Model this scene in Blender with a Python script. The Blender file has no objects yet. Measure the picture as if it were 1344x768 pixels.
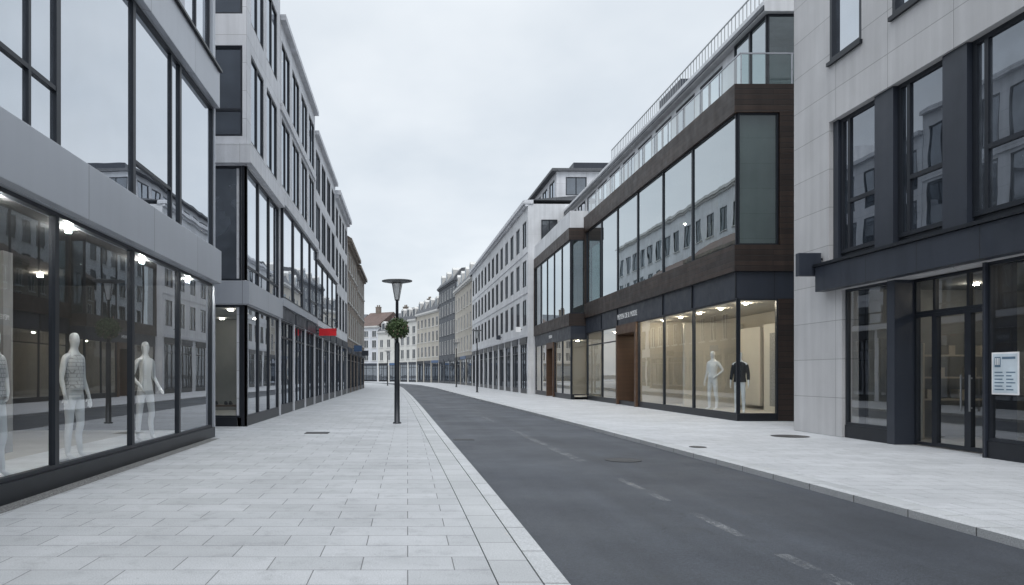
import bpy, math, random
import numpy as np
from mathutils import Vector, Matrix
random.seed(7)
sc=bpy.context.scene
col=sc.collection
R=math.radians
# ------------------------------------------------------------ materials
def nm(name):
    m=bpy.data.materials.new(name); m.use_nodes=True
    nt=m.node_tree; b=nt.nodes.get('Principled BSDF')
    return m,nt,b
def L(nt,a,b): nt.links.new(a,b)
def rgba(c): return (c[0],c[1],c[2],1)
def noise(nt,vec,scale,detail=4,rough=.55):
    n=nt.nodes.new('ShaderNodeTexNoise'); n.inputs['Scale'].default_value=scale
    n.inputs['Detail'].default_value=detail; n.inputs['Roughness'].default_value=rough
    if vec is not None: L(nt,vec,n.inputs['Vector'])
    return n.outputs['Fac']
def maprange(nt,v,a,b,c,d):
    n=nt.nodes.new('ShaderNodeMapRange')
    for i,x in zip(('From Min','From Max','To Min','To Max'),(a,b,c,d)): n.inputs[i].default_value=x
    L(nt,v,n.inputs['Value']); return n.outputs['Result']
def mul(nt,colr,fac):
    n=nt.nodes.new('ShaderNodeMix'); n.data_type='RGBA'; n.blend_type='MULTIPLY'
    n.inputs[0].default_value=1
    if isinstance(colr,tuple): n.inputs[6].default_value=rgba(colr)
    else: L(nt,colr,n.inputs[6])
    L(nt,fac,n.inputs[7]); return n.outputs[2]
def pos(nt):
    return nt.nodes.new('ShaderNodeNewGeometry').outputs['Position']
def mathn(nt,op,a,b=None):
    n=nt.nodes.new('ShaderNodeMath'); n.operation=op
    for i,x in enumerate((a,b)):
        if x is None: continue
        if isinstance(x,(int,float)): n.inputs[i].default_value=x
        else: L(nt,x,n.inputs[i])
    return n.outputs[0]
def plain(name,c,rough=.6,metal=0,var=.15,scale=3,bump=0,bscale=60):
    m,nt,b=nm(name); p=pos(nt)
    f=maprange(nt,noise(nt,p,scale,5),.3,.7,1-var,1+var)
    L(nt,mul(nt,tuple(c),f),b.inputs['Base Color'])
    b.inputs['Roughness'].default_value=rough; b.inputs['Metallic'].default_value=metal
    if bump:
        bn=nt.nodes.new('ShaderNodeBump'); bn.inputs['Strength'].default_value=bump; bn.inputs['Distance'].default_value=.01
        L(nt,noise(nt,p,bscale,3),bn.inputs['Height']); L(nt,bn.outputs[0],b.inputs['Normal'])
    return m
def panel(name,c1,c2,cm,w,h,ms,rough=.6,metal=0,bump=.3,offset=.5,mode='wall',var=.12,speck=.06,streak=.12,bias=0):
    m,nt,b=nm(name); p=pos(nt)
    sep=nt.nodes.new('ShaderNodeSeparateXYZ'); cmb=nt.nodes.new('ShaderNodeCombineXYZ')
    if mode=='wall':
        tc=nt.nodes.new('ShaderNodeTexCoord'); L(nt,tc.outputs['Object'],sep.inputs[0])
        L(nt,mathn(nt,'ADD',sep.outputs[0],sep.outputs[1]),cmb.inputs[0]); L(nt,sep.outputs[2],cmb.inputs[1])
    elif mode=='ground':
        L(nt,p,sep.inputs[0]); L(nt,sep.outputs[0],cmb.inputs[0]); L(nt,sep.outputs[1],cmb.inputs[1])
    else:
        L(nt,p,sep.inputs[0]); L(nt,sep.outputs[1],cmb.inputs[0]); cmb.inputs[1].default_value=.5*h
    br=nt.nodes.new('ShaderNodeTexBrick'); L(nt,cmb.outputs[0],br.inputs['Vector'])
    br.offset=offset; br.inputs['Scale'].default_value=1
    br.inputs['Color1'].default_value=rgba(c1); br.inputs['Color2'].default_value=rgba(c2); br.inputs['Mortar'].default_value=rgba(cm)
    br.inputs['Mortar Size'].default_value=ms; br.inputs['Mortar Smooth'].default_value=.1; br.inputs['Bias'].default_value=bias
    br.inputs['Brick Width'].default_value=w; br.inputs['Row Height'].default_value=h
    c=mul(nt,br.outputs['Color'],maprange(nt,noise(nt,p,.7,5),.3,.7,1-var,1+var))
    if speck: c=mul(nt,c,maprange(nt,noise(nt,p,90,2),.25,.75,1-speck*2,1+speck*2))
    if mode=='ground':
        c=mul(nt,c,maprange(nt,noise(nt,p,3.5,7,.72),.52,.72,1,.76))
        c=mul(nt,c,maprange(nt,noise(nt,p,17,2,.5),.70,.76,1,.74))
    if streak and mode=='wall':
        mp=nt.nodes.new('ShaderNodeMapping'); mp.inputs['Scale'].default_value=(4,4,.25); L(nt,p,mp.inputs[0])
        c=mul(nt,c,maprange(nt,noise(nt,mp.outputs[0],1,4),.3,.7,1-streak,1+streak*.5))
    L(nt,c,b.inputs['Base Color'])
    rv=.0 if metal else .09
    L(nt,maprange(nt,noise(nt,p,2.3,5),.3,.7,rough-rv,min(1,rough+rv)),b.inputs['Roughness'])
    b.inputs['Metallic'].default_value=metal
    if bump:
        bn=nt.nodes.new('ShaderNodeBump'); bn.inputs['Strength'].default_value=bump; bn.inputs['Distance'].default_value=.008; bn.invert=True
        L(nt,br.outputs['Fac'],bn.inputs['Height']); L(nt,bn.outputs[0],b.inputs['Normal'])
    return m
def glass(name,tint,rmin,base=None,rough=.0,power=4,wav=.25,glo=(1,1,1),lighter=.25):
    m=bpy.data.materials.new(name); m.use_nodes=True; nt=m.node_tree; nt.nodes.clear()
    out=nt.nodes.new('ShaderNodeOutputMaterial'); mix=nt.nodes.new('ShaderNodeMixShader')
    g=nt.nodes.new('ShaderNodeBsdfGlossy'); g.inputs['Roughness'].default_value=rough; g.inputs['Color'].default_value=rgba(glo)
    bn=nt.nodes.new('ShaderNodeBump'); bn.inputs['Strength'].default_value=wav; bn.inputs['Distance'].default_value=.02
    L(nt,noise(nt,pos(nt),.9,1),bn.inputs['Height']); L(nt,bn.outputs[0],g.inputs['Normal'])
    lw=nt.nodes.new('ShaderNodeLayerWeight'); lw.inputs['Blend'].default_value=.5
    f=mathn(nt,'POWER',lw.outputs['Facing'],power)
    f=maprange(nt,f,0,1,rmin,1.0)
    if base is None:
        t=nt.nodes.new('ShaderNodeBsdfTransparent'); t.inputs['Color'].default_value=rgba(tint)
        src=t.outputs[0]
    else:
        d=nt.nodes.new('ShaderNodeBsdfDiffuse'); oi=nt.nodes.new('ShaderNodeObjectInfo')
        cr=nt.nodes.new('ShaderNodeValToRGB'); e=cr.color_ramp.elements
        e[0].position=.0; e[0].color=rgba(base); e[1].position=1; e[1].color=rgba([min(1,x*1.8+lighter*.5) for x in base])
        k=cr.color_ramp.elements.new(.7); k.color=rgba([x*1.4 for x in base])
        L(nt,oi.outputs['Random'],cr.inputs[0])
        L(nt,mul(nt,cr.outputs[0],maprange(nt,noise(nt,pos(nt),1.7,2),.35,.65,.5,1.4)),d.inputs['Color']); src=d.outputs[0]
    L(nt,f,mix.inputs[0]); L(nt,src,mix.inputs[1]); L(nt,g.outputs[0],mix.inputs[2]); L(nt,mix.outputs[0],out.inputs[0])
    return m
def emit(name,c,s):
    m,nt,b=nm(name); b.inputs['Base Color'].default_value=rgba(c); b.inputs['Emission Color'].default_value=rgba(c); b.inputs['Emission Strength'].default_value=s
    return m

M={}
M['stone']=panel('grey_stone',(.52,.515,.52),(.485,.48,.485),(.27,.27,.27),1.9,.93,.008,.7,bump=.4,offset=0,var=.07,speck=.06,streak=.10)
M['white_stone']=panel('pale_stone',(.60,.61,.64),(.57,.58,.61),(.30,.30,.31),1.4,.8,.006,.65,bump=.3,offset=0,var=.08)
M['silver']=panel('silver_cladding',(.45,.47,.51),(.42,.44,.48),(.08,.08,.09),2.65,60,.006,.38,metal=.35,bump=.3,offset=0,speck=.0,var=.03,streak=.03)
M['dark']=plain('dark_metal',(.018,.021,.027),.38,.3,.15)
M['frame']=plain('window_frame_metal',(.022,.026,.034),.4,.3,.15)
M['darkpanel']=panel('dark_blue_panel',(.030,.036,.050),(.026,.032,.045),(.008,.008,.01),1.6,60,.008,.42,bump=.2,offset=0,speck=.02)
M['wood']=panel('dark_wood_cladding',(.046,.029,.022),(.026,.017,.014),(.004,.003,.003),2.6,.17,.010,.5,bump=.8,speck=.1,streak=.25)
M['wood2']=panel('brown_wood',(.10,.055,.032),(.08,.044,.025),(.03,.016,.01),3,.2,.004,.5,bump=.3)
M['white']=panel('white_render',(.64,.65,.67),(.61,.62,.64),(.40,.40,.40),3,3,.004,.7,bump=.1,speck=.03)
M['g_clear']=glass('shop_glass',(.86,.90,.91),.09,power=3.6,wav=.05)
M['g_shop']=glass('dark_shop_glass',(.76,.80,.82),.14,power=2.9,wav=.04,glo=(.92,.95,1))
M['g_teal']=glass('teal_tinted_glass',(.42,.56,.56),.38,power=2.6,wav=.08,glo=(.90,.96,.99))
M['g_teal2']=glass('light_teal_glass',(.62,.74,.73),.26,power=3,wav=.08,glo=(.90,.96,.99))
M['g_rail']=glass('balustrade_glass',(.80,.90,.89),.12,power=3,wav=.03)
M['g_coat']=glass('coated_glass',None,.60,base=(.05,.06,.075),power=2.5,wav=.08,glo=(.92,.95,.99))
M['g_dark']=glass('dark_glass',None,.22,base=(.022,.027,.034),power=3.2,wav=.11,glo=(.85,.9,.97),lighter=.10)
M['g_old']=glass('old_window_glass',None,.10,base=(.02,.023,.028),power=5,wav=.15,glo=(.8,.85,.9),lighter=.10)
M['in_wall']=plain('interior_wall',(.50,.46,.39),.9,0,.06,1)
M['in_pale']=plain('interior_pale_screen',(.66,.62,.54),.9,0,.04,1)
M['in_dark']=plain('interior_wall_grey',(.085,.085,.085),.9,0,.3,.6)
M['in_mid']=plain('interior_mid_grey',(.26,.265,.26),.9,0,.2,.6)
M['in_floor']=plain('interior_floor',(.56,.53,.48),.5,0,.08,2)
M['lightpanel']=emit('lit_ceiling_lamp',(1,.88,.72),260)
M['lightdisp']=emit('lit_display_lamp',(1,.87,.68),620)
M['lightspot']=emit('lit_spot_lamp',(1,.96,.90),1300)
M['lightsoft']=emit('lit_ceiling_lamp_dim',(1,.92,.8),45)
M['mann']=plain('mannequin_plastic',(.88,.88,.87),.28,0,.02)
M['lace']=panel('pale_lattice_cloth',(.74,.74,.74),(.68,.68,.69),(.34,.34,.34),.05,.05,.004,.9,bump=.3,speck=.05)
M['whitecloth']=plain('white_cloth',(.86,.86,.85),.9,0,.06,14,.3,25)
M['blackcloth']=plain('black_cloth',(.02,.02,.022),.85,0,.3,9)
M['greycloth']=plain('grey_cloth',(.3,.29,.27),.9,0,.25,18)
M['slate']=panel('slate_roof',(.10,.105,.115),(.08,.085,.095),(.04,.04,.045),.4,.25,.01,.6,bump=.5,speck=.1)
M['redtile']=panel('brown_tile_roof',(.13,.085,.07),(.10,.07,.06),(.04,.03,.03),.3,.25,.01,.8,bump=.5)
M['beige']=plain('beige_render',(.43,.40,.35),.85,0,.12,.8)
M['cream']=plain('cream_render',(.58,.57,.54),.85,0,.1,.8)
M['brown']=panel('brown_old_stone',(.24,.20,.165),(.19,.16,.135),(.1,.09,.08),.7,.35,.01,.85,bump=.4)
M['greyslate']=panel('dark_slate_facade',(.095,.103,.118),(.08,.087,.098),(.03,.03,.03),.6,.3,.01,.7)
M['trim']=plain('pale_trim_stone',(.52,.515,.50),.8,0,.1,2)
M['red']=plain('red_sign_paint',(.62,.012,.02),.4)
M['blue']=plain('blue_sign_paint',(.05,.10,.20),.4)
M['signwhite']=plain('white_sign_paint',(.8,.8,.8),.5)
M['concrete']=plain('concrete',(.3,.3,.3),.85,0,.12,2)
M['railgrey']=plain('grey_railing_metal',(.22,.23,.24),.5,.3,.1)
M['leaf']=plain('leaves',(.055,.09,.032),.7,0,.5,14)
M['flower']=plain('flower_petals',(.35,.18,.17),.7,0,.5,20)
M['iron']=plain('cast_iron',(.06,.06,.062),.6,.5,.3,10,.4,80)
M['rubber']=plain('tyre_rubber',(.02,.02,.02),.9)
M['pave']=panel('pavement_slabs',(.405,.415,.43),(.345,.355,.367),(.14,.14,.145),.72,.40,.0048,.68,bump=.5,mode='ground',var=.10,speck=.13)
M['pave_r']=panel('pavement_slabs_small',(.44,.45,.468),(.39,.40,.415),(.21,.21,.215),.60,.34,.005,.7,bump=.5,mode='ground',var=.10,speck=.12)
M['kerb']=panel('granite_kerb',(.43,.44,.455),(.38,.39,.40),(.10,.10,.10),.95,1,.009,.7,bump=.6,mode='along',var=.08,speck=.16)
M['strip']=panel('pavement_edge_slabs',(.40,.41,.42),(.345,.355,.365),(.13,.13,.13),.62,1,.006,.7,bump=.6,mode='along',var=.10,speck=.13)
M['gravel']=plain('gravel',(.15,.148,.145),.95,0,.9,45,1.0,60)
M['ground']=plain('open_ground',(.1,.1,.1),.9,0,.2,.2)
m,nt,b=nm('asphalt'); p=pos(nt)
c=mul(nt,(.034,.039,.049),maprange(nt,noise(nt,p,.45,6,.62),.3,.7,.78,1.24))
c=mul(nt,c,maprange(nt,noise(nt,p,120,2),.25,.75,.30,1.8))
c=mul(nt,c,maprange(nt,noise(nt,p,26,3,.6),.35,.65,.85,1.15))
mp=nt.nodes.new('ShaderNodeMapping'); mp.inputs['Scale'].default_value=(2.2,.06,1); L(nt,p,mp.inputs[0])
c=mul(nt,c,maprange(nt,noise(nt,mp.outputs[0],1,3),.3,.7,.82,1.22))
vo=nt.nodes.new('ShaderNodeTexVoronoi'); vo.feature='DISTANCE_TO_EDGE'; vo.inputs['Scale'].default_value=.22
wv=nt.nodes.new('ShaderNodeVectorMath'); wv.operation='ADD'; nn=nt.nodes.new('ShaderNodeTexNoise'); nn.inputs['Scale'].default_value=1.4
L(nt,p,nn.inputs['Vector']); L(nt,p,wv.inputs[0]); L(nt,nn.outputs['Color'],wv.inputs[1]); L(nt,wv.outputs[0],vo.inputs['Vector'])
c=mul(nt,c,maprange(nt,vo.outputs['Distance'],0,.004,.65,1.0))
L(nt,c,b.inputs['Base Color'])
L(nt,maprange(nt,noise(nt,p,.5,5),.3,.7,.50,.74),b.inputs['Roughness'])
bn=nt.nodes.new('ShaderNodeBump'); bn.inputs['Strength'].default_value=.8; bn.inputs['Distance'].default_value=.006
L(nt,noise(nt,p,90,3),bn.inputs['Height']); L(nt,bn.outputs[0],b.inputs['Normal'])
M['asphalt']=m
m,nt,b=nm('worn_road_paint'); p=pos(nt)
b.inputs['Base Color'].default_value=(.30,.31,.32,1); b.inputs['Roughness'].default_value=.7
tr=nt.nodes.new('ShaderNodeBsdfTransparent'); mx=nt.nodes.new('ShaderNodeMixShader')
f=mathn(nt,'MULTIPLY',maprange(nt,noise(nt,p,3.6,5,.7),.42,.64,.0,.9),maprange(nt,noise(nt,p,30,5,.75),.42,.60,.05,.85))
L(nt,f,mx.inputs[0]); L(nt,tr.outputs[0],mx.inputs[1]); L(nt,b.outputs[0],mx.inputs[2]); L(nt,mx.outputs[0],nt.nodes['Material Output'].inputs[0])
M['paint']=m

# ------------------------------------------------------------ mesh helpers
def mesh(name,v,f,mat,smooth=False):
    me=bpy.data.meshes.new(name); me.from_pydata(v,[],f); me.update()
    if mat: me.materials.append(mat)
    if smooth:
        for q in me.polygons: q.use_smooth=True
    return me
def boxes_vf(bs):
    v=[];f=[]
    for (x0,x1,y0,y1,z0,z1) in bs:
        n=len(v)
        v+=[(x0,y0,z0),(x1,y0,z0),(x1,y1,z0),(x0,y1,z0),(x0,y0,z1),(x1,y0,z1),(x1,y1,z1),(x0,y1,z1)]
        f+=[(n,n+3,n+2,n+1),(n+4,n+5,n+6,n+7),(n,n+1,n+5,n+4),(n+1,n+2,n+6,n+5),(n+2,n+3,n+7,n+6),(n+3,n,n+4,n+7)]
    return v,f
def obj(name,me,parent=None,loc=(0,0,0),rz=0):
    o=bpy.data.objects.new(name,me); col.objects.link(o)
    if parent is not None: o.parent=parent
    o.location=loc; o.rotation_euler=(0,0,rz); return o
def top(o,label,cat,group=None):
    o['label']=label; o['category']=cat
    if group: o['group']=group
    return o
def structure(name,v,f,mat):
    o=obj(name,mesh(name,v,f,mat)); o['kind']='structure'; return o
def lathe(prof,seg=24,cx=0,cy=0):
    v=[];f=[]
    for r,z in prof:
        for i in range(seg):
            a=2*math.pi*i/seg; v.append((cx+r*math.cos(a),cy+r*math.sin(a),z))
    for j in range(len(prof)-1):
        for i in range(seg):
            k=(i+1)%seg; f.append((j*seg+i,j*seg+k,(j+1)*seg+k,(j+1)*seg+i))
    f.append(tuple(range(seg))[::-1]); n=(len(prof)-1)*seg; f.append(tuple(range(n,n+seg)))
    return v,f
WC={}
class Bld:
    def __init__(s,name,label,P0,P1,cat='building'):
        dx,dy=P1[0]-P0[0],P1[1]-P0[1]; s.Len=math.hypot(dx,dy); s.ang=math.atan2(dy,dx); s.P0=P0
        s.e=bpy.data.objects.new(name,None); col.objects.link(s.e); s.e.location=(P0[0],P0[1],0); s.e.rotation_euler=(0,0,s.ang)
        s.e.empty_display_size=.5
        top(s.e,label,cat)
    def box(s,name,x0,x1,y0,y1,z0,z1,mat,parent=None,bevel=0):
        v,f=boxes_vf([(x0,x1,y0,y1,z0,z1)]); o=obj(name,mesh(name,v,f,M[mat]),parent or s.e)
        if bevel:
            b=o.modifiers.new('b','BEVEL'); b.width=bevel; b.segments=2
        return o
    def boxes(s,name,bs,mat,parent=None):
        v,f=boxes_vf(bs); return obj(name,mesh(name,v,f,M[mat]),parent or s.e)
    def wall(s,H,ops,mat,depth=12,rev=.22,x0=0,x1=None,z0=0,side0=(),side1=(),yoff=0,name='wall',roof=True):
        x1=s.Len if x1 is None else x1
        v=[];f=[]
        def grid(a0,a1,ops,fn,flip=False):
            A=sorted({a0,a1}|{min(max(o[i],a0),a1) for o in ops for i in (0,1)})
            Z=sorted({z0,H}|{min(max(o[i],z0),H) for o in ops for i in (2,3)})
            def op(i,j):
                if i<0 or j<0 or i>=len(A)-1 or j>=len(Z)-1: return None
                ca,cz=(A[i]+A[i+1])/2,(Z[j]+Z[j+1])/2
                return any(o[0]<ca<o[1] and o[2]<cz<o[3] for o in ops)
            def q(*p):
                n=len(v); v.extend(p); f.append((n,n+1,n+2,n+3) if not flip else (n+3,n+2,n+1,n))
            for i in range(len(A)-1):
                for j in range(len(Z)-1):
                    a,bb,c,d=A[i],A[i+1],Z[j],Z[j+1]
                    if not op(i,j): q(fn(a,0,c),fn(bb,0,c),fn(bb,0,d),fn(a,0,d))
                    else:
                        if op(i-1,j) is False: q(fn(a,0,c),fn(a,rev,c),fn(a,rev,d),fn(a,0,d))
                        if op(i+1,j) is False: q(fn(bb,rev,c),fn(bb,0,c),fn(bb,0,d),fn(bb,rev,d))
                        if op(i,j-1) is False: q(fn(a,0,c),fn(bb,0,c),fn(bb,rev,c),fn(a,rev,c))
                        if op(i,j+1) is False: q(fn(a,rev,d),fn(bb,rev,d),fn(bb,0,d),fn(a,0,d))
        grid(x0,x1,list(ops),lambda a,d,z:(a,d+yoff,z))
        grid(yoff,depth,list(side0),lambda a,d,z:(x0+d,a,z),True)
        grid(yoff,depth,list(side1),lambda a,d,z:(x1-d,a,z))
        n=len(v); v+= [(x0,depth,z0),(x1,depth,z0),(x1,depth,H),(x0,depth,H)]; f.append((n+3,n+2,n+1,n))
        if roof:
            n=len(v); v+= [(x0,yoff,H),(x1,yoff,H),(x1,depth,H),(x0,depth,H)]; f.append((n,n+1,n+2,n+3))
        return obj(name,mesh(name,v,f,M[mat]),s.e)
    def window(s,x0,x1,z0,z1,y=.15,fr=.06,mu=(),tr=(),gl='g_dark',fm='frame',face='front',name='window',sill=None,partial=None,dep=.045):
        w,h=round(x1-x0,3),round(z1-z0,3); key=(w,h,fr,tuple(mu),tuple(tr),gl,fm,partial,dep,name)
        if key not in WC:
            a,c=w/2,h/2
            g=mesh('pane',[(-a,0,-c),(a,0,-c),(a,0,c),(-a,0,c)],[(0,1,2,3)],M[gl])
            t=fr*.5; d=dep
            bs=[(-a,-a+fr,-d,d,-c,c),(a-fr,a,-d,d,-c,c),(-a+fr,a-fr,-d,d,-c,-c+fr),(-a+fr,a-fr,-d,d,c-fr,c)]
            for q in mu: bs.append((-a+q*w-t,-a+q*w+t,-d*.9,d*.9,-c+fr,c-fr))
            for q in tr:
                zz=-c+q*h; xs=[-a+fr]+[-a+k*w for k in mu]+[a-fr]
                for i in range(len(xs)-1):
                    if partial is not None and i!=partial: continue
                    u0=xs[i]+(t if i>0 else 0); u1=xs[i+1]-(t if i<len(xs)-2 else 0)
                    bs.append((u0,u1,-d*.88,d*.88,zz-t,zz+t))
            v,f=boxes_vf(bs); WC[key]=(g,mesh('frame',v,f,M[fm]))
        g,fme=WC[key]; cx,cz=(x0+x1)/2,(z0+z1)/2
        if face=='front': loc,rz=(cx,y,cz),0
        elif face=='side0': loc,rz=(y,cx,cz),-math.pi/2
        else: loc,rz=(s.Len-y,cx,cz),math.pi/2
        o=obj(name,g,s.e,loc,rz); obj('frame',fme,o)
        if sill:
            k=('sill',w,sill,y)
            if k not in WC:
                v,f=boxes_vf([(-w/2-.08,w/2+.08,-.10-y,.0,-.09,0)]); WC[k]=mesh('sill',v,f,M[sill])
            obj('sill',WC[k],o,(0,0,-h/2-.002))
        return o
    def interior(s,x0,x1,z0,z1,y0,y1,wm='in_wall',fm='in_floor',name='shop_interior',lights=0,lm='lightpanel',sides=(1,1),rows=(.2,.6),lr=.07):
        v=[(x0,y0,z0),(x1,y0,z0),(x1,y1,z0),(x0,y1,z0),(x0,y0,z1),(x1,y0,z1),(x1,y1,z1),(x0,y1,z1)]
        f=[(0,1,2,3),(4,7,6,5),(3,2,6,7)]
        if sides[0]: f.append((0,3,7,4))
        if sides[1]: f.append((1,5,6,2))
        me=mesh(name,v,f,M[wm]); me.materials.append(M[fm]); me.polygons[0].material_index=1
        o=obj(name,me,s.e)
        if lights:
            bs=[];step=(x1-x0)/lights
            for i in range(lights):
                cx=x0+step*(i+.5)
                for yy in rows:
                    cy=y0+(y1-y0)*yy
                    bs.append((cx-lr,cx+lr,cy-lr,cy+lr,z1-.05,z1-.02))
            s.boxes('ceiling_lamp',bs,lm,o)
        return o
def text(parent,body,size,loc,rot,mat,name='lettering'):
    cu=bpy.data.curves.new(name,'FONT'); cu.body=body; cu.size=size; cu.extrude=.008; cu.align_x='CENTER'; cu.align_y='CENTER'
    o=bpy.data.objects.new('t',cu); col.objects.link(o); bpy.context.view_layer.update()
    me=bpy.data.meshes.new_from_object(o.evaluated_get(bpy.context.evaluated_depsgraph_get())); bpy.data.objects.remove(o)
    me.materials.clear(); me.materials.append(M[mat])
    q=obj(name,me,parent,loc); q.rotation_euler=rot; return q

# ------------------------------------------------------------ ground, road, pavements
RZ=-.08
kn=[(-20,1.25,5.7),(5,1.18,5.6),(10,1.1,5.5),(20,.9,5.2),(34,.65,4.7),(48,.35,4.1),(80,-.5,3.0),(100,-1.6,1.8),(120,-5,-1.5),(140,-14,-10),(160,-28,-24),(200,-60,-56)]
Ys=np.arange(-20,201,1.0)
def sm(k):
    a=np.interp(Ys,[q[0] for q in kn],[q[k] for q in kn]); p=np.pad(a,6,mode='edge'); return np.convolve(p,np.ones(13)/13,'valid')
XL=sm(1); XR=sm(2)
def xl(y): return float(np.interp(y,Ys,XL))
def xr(y): return float(np.interp(y,Ys,XR))
structure('ground',[(-600,-300,-.1),(600,-300,-.1),(600,900,-.1),(-600,900,-.1)],[(0,1,2,3)],M['ground'])
def strip(name,a,b,z,mat,lo=None,y0=-20,y1=200):
    v=[];f=[]
    ys=[y for y in Ys if y0<=y<=y1]
    for y in ys:
        A,B=a(y),b(y); v+= [(A,y,z),(B,y,z)]
    n=len(ys)
    for i in range(n-1): f.append((2*i,2*i+1,2*i+3,2*i+2))
    if lo is not None:
        k=len(v)
        for y in ys: v+= [(a(y),y,lo),(b(y),y,lo)]
        for i in range(n-1):
            f.append((2*i,2*i+2,k+2*i+2,k+2*i)); f.append((2*i+1,k+2*i+1,k+2*i+3,2*i+3))
    return structure(name,v,f,mat)
strip('road',xl,xr,RZ,M['asphalt'])
strip('pavement_left',lambda y:-60 if y<150 else -90,lambda y:xl(y)-.515,0,M['pave'],-.098)
strip('pavement_right',lambda y:xr(y)+.36,lambda y:60,0,M['pave_r'],-.098)
strip('pavement_edge_left',lambda y:xl(y)-.505,lambda y:xl(y)-.19,.001,M['strip'],-.098)
strip('pavement_edge_right',lambda y:xr(y)+.15,lambda y:xr(y)+.352,.001,M['strip'],-.098)
strip('kerb_left',lambda y:xl(y)-.18,xl,.006,M['kerb'],-.098)
strip('kerb_right',xr,lambda y:xr(y)+.14,.006,M['kerb'],-.098)
strip('gravel_strip',lambda y:-4.6,lambda y:-4.36,.004,M['gravel'],None,0,17)
for a,b,w in [(4.2,6.4,.13),(7.1,8.3,.12),(9.1,11,.12),(13.2,15.6,.2),(16.2,20.5,.2),(24,27,.15)]:
    v=[];n=6
    for i in range(n+1):
        y=a+(b-a)*i/n; c=(xl(y)+xr(y))/2-.08; v+= [(c-w/2,y,RZ+.004),(c+w/2,y,RZ+.004)]
    structure('lane_marking',v,[(2*i,2*i+1,2*i+3,2*i+2) for i in range(n)],M['paint'])
def cover(x,y,r,z,label,square=False,w=0,l=0):
    if square:
        bs=[(-w/2,w/2,-l/2,-l/2+.03,0,.006),(-w/2,w/2,l/2-.03,l/2,0,.006)]
        n=9
        for i in range(n): 
            c=-w/2+w*(i+.5)/n; bs.append((c-.018,c+.018,-l/2+.03,l/2-.03,0,.006))
        bs.append((-w/2,w/2,-l/2,l/2,-.001,.002))
        v,f=boxes_vf(bs)
    else: v,f=lathe([(r,0),(r,.006),(r-.03,.006),(r-.035,.003),(r*.5,.003),(r*.5-.01,.006),(.01,.006)],28)
    o=obj('drain_grate' if square else 'manhole_cover',mesh('c',v,f,M['iron']),None,(x,y,z)); top(o,label,'drain cover'); return o
cover(-2.3,18.6,0,.003,'rectangular iron drain grate set in pavement slabs',True,.6,.5)
cover(5.95,15.0,.17,.003,'small round iron manhole cover set in pavement')
cover(9.2,17.6,.42,.003,'large round iron manhole cover set in pavement')
cover(3.95,13.4,.33,RZ+.003,'round iron manhole cover in the asphalt')
cover(1.35,17.6,0,RZ+.003,'iron gutter grate beside the kerb',True,.5,.3)

# ------------------------------------------------------------ LEFT building 1
b=Bld('department_store','glass and silver clad department store with shop windows',(-4.6,-.5),(-4.6,17.5))
X=lambda Y:Y+.5
mp_=[0.3,2.1,4.6,7.1,9.72,12.42,14.95,17.42]
ops=[(X(.3),X(17.42),.0,3.65),(X(.3),X(17.42),4.45,7.85)]
for i in range(7): ops.append((X(mp_[i])+.15,X(mp_[i+1])-.15,8.95,12.2))
b.wall(14.6,ops,'silver',rev=.5)
b.box('plinth',X(.3),X(17.46),.0,.25,0,.24,'dark')
for i in range(7):
    b.window(X(mp_[i]),X(mp_[i+1]),.242,3.648,y=.1,fr=.055,gl='g_shop',name='shop_window')
specs={0:((),(),None),1:((),(),None),2:((),(),None),3:((.72,),(.24,),None),4:((),(),None),5:((.78,),(.2,),0),6:((),(),None)}
for i in range(7):
    mu_,tr_,pa=specs[i]
    b.window(X(mp_[i]),X(mp_[i+1]),4.452,7.848,y=.08,fr=.06,mu=mu_,tr=tr_,partial=pa,gl='g_coat')
    b.window(X(mp_[i])+.15,X(mp_[i+1])-.15,8.952,12.198,y=.12,fr=.06,mu=(.5,),gl='g_coat')
b.box('fascia',X(-.5),X(17.5)+.03,-.14,.04,3.66,4.44,'silver',bevel=.01)
b.box('fascia',X(-.5),X(17.5)+.03,-.10,.04,7.86,8.72,'silver',bevel=.01)
b.box('ledge',X(-.5),X(17.5)+.05,-.16,-.003,8.722,8.78,'dark')
b.interior(X(.3),X(17.4),.16,3.6,.16,5.2,wm='in_dark',lights=0)
for yy in (8.55,10.5,13.4,16.2): b.box('spot_lamp',X(yy)-.03,X(yy)+.03,.24,.30,3.53,3.58,'lightspot')
for yy in (7.6,11.9,15.2): b.box('spot_lamp',X(yy)-.04,X(yy)+.04,3.0,3.08,3.52,3.57,'lightpanel')
b.boxes('display_platform',[(X(8.2),X(16.9),.2,1.45,.161,.2)],'signwhite')
b.boxes('display_screen',[(X(10.6),X(11.6),2.4,2.47,.16,2.6)],'in_wall')
b.boxes('inner_column',[(X(12.3),X(12.6),2.2,2.5,.16,3.58),(X(6.8),X(7.1),2.2,2.5,.16,3.58)],'concrete')
b.boxes('clothes_rack',[(X(7.6),X(9.5),2.2,2.24,1.5,1.54),(X(7.6),X(7.64),2.2,2.24,.2,1.5),(X(9.46),X(9.5),2.2,2.24,.2,1.5)]+[(X(7.75)+k*.11,X(7.8)+k*.11,2.0,2.42,.75+random.random()*.2,1.49) for k in range(15)],'greycloth')
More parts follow.
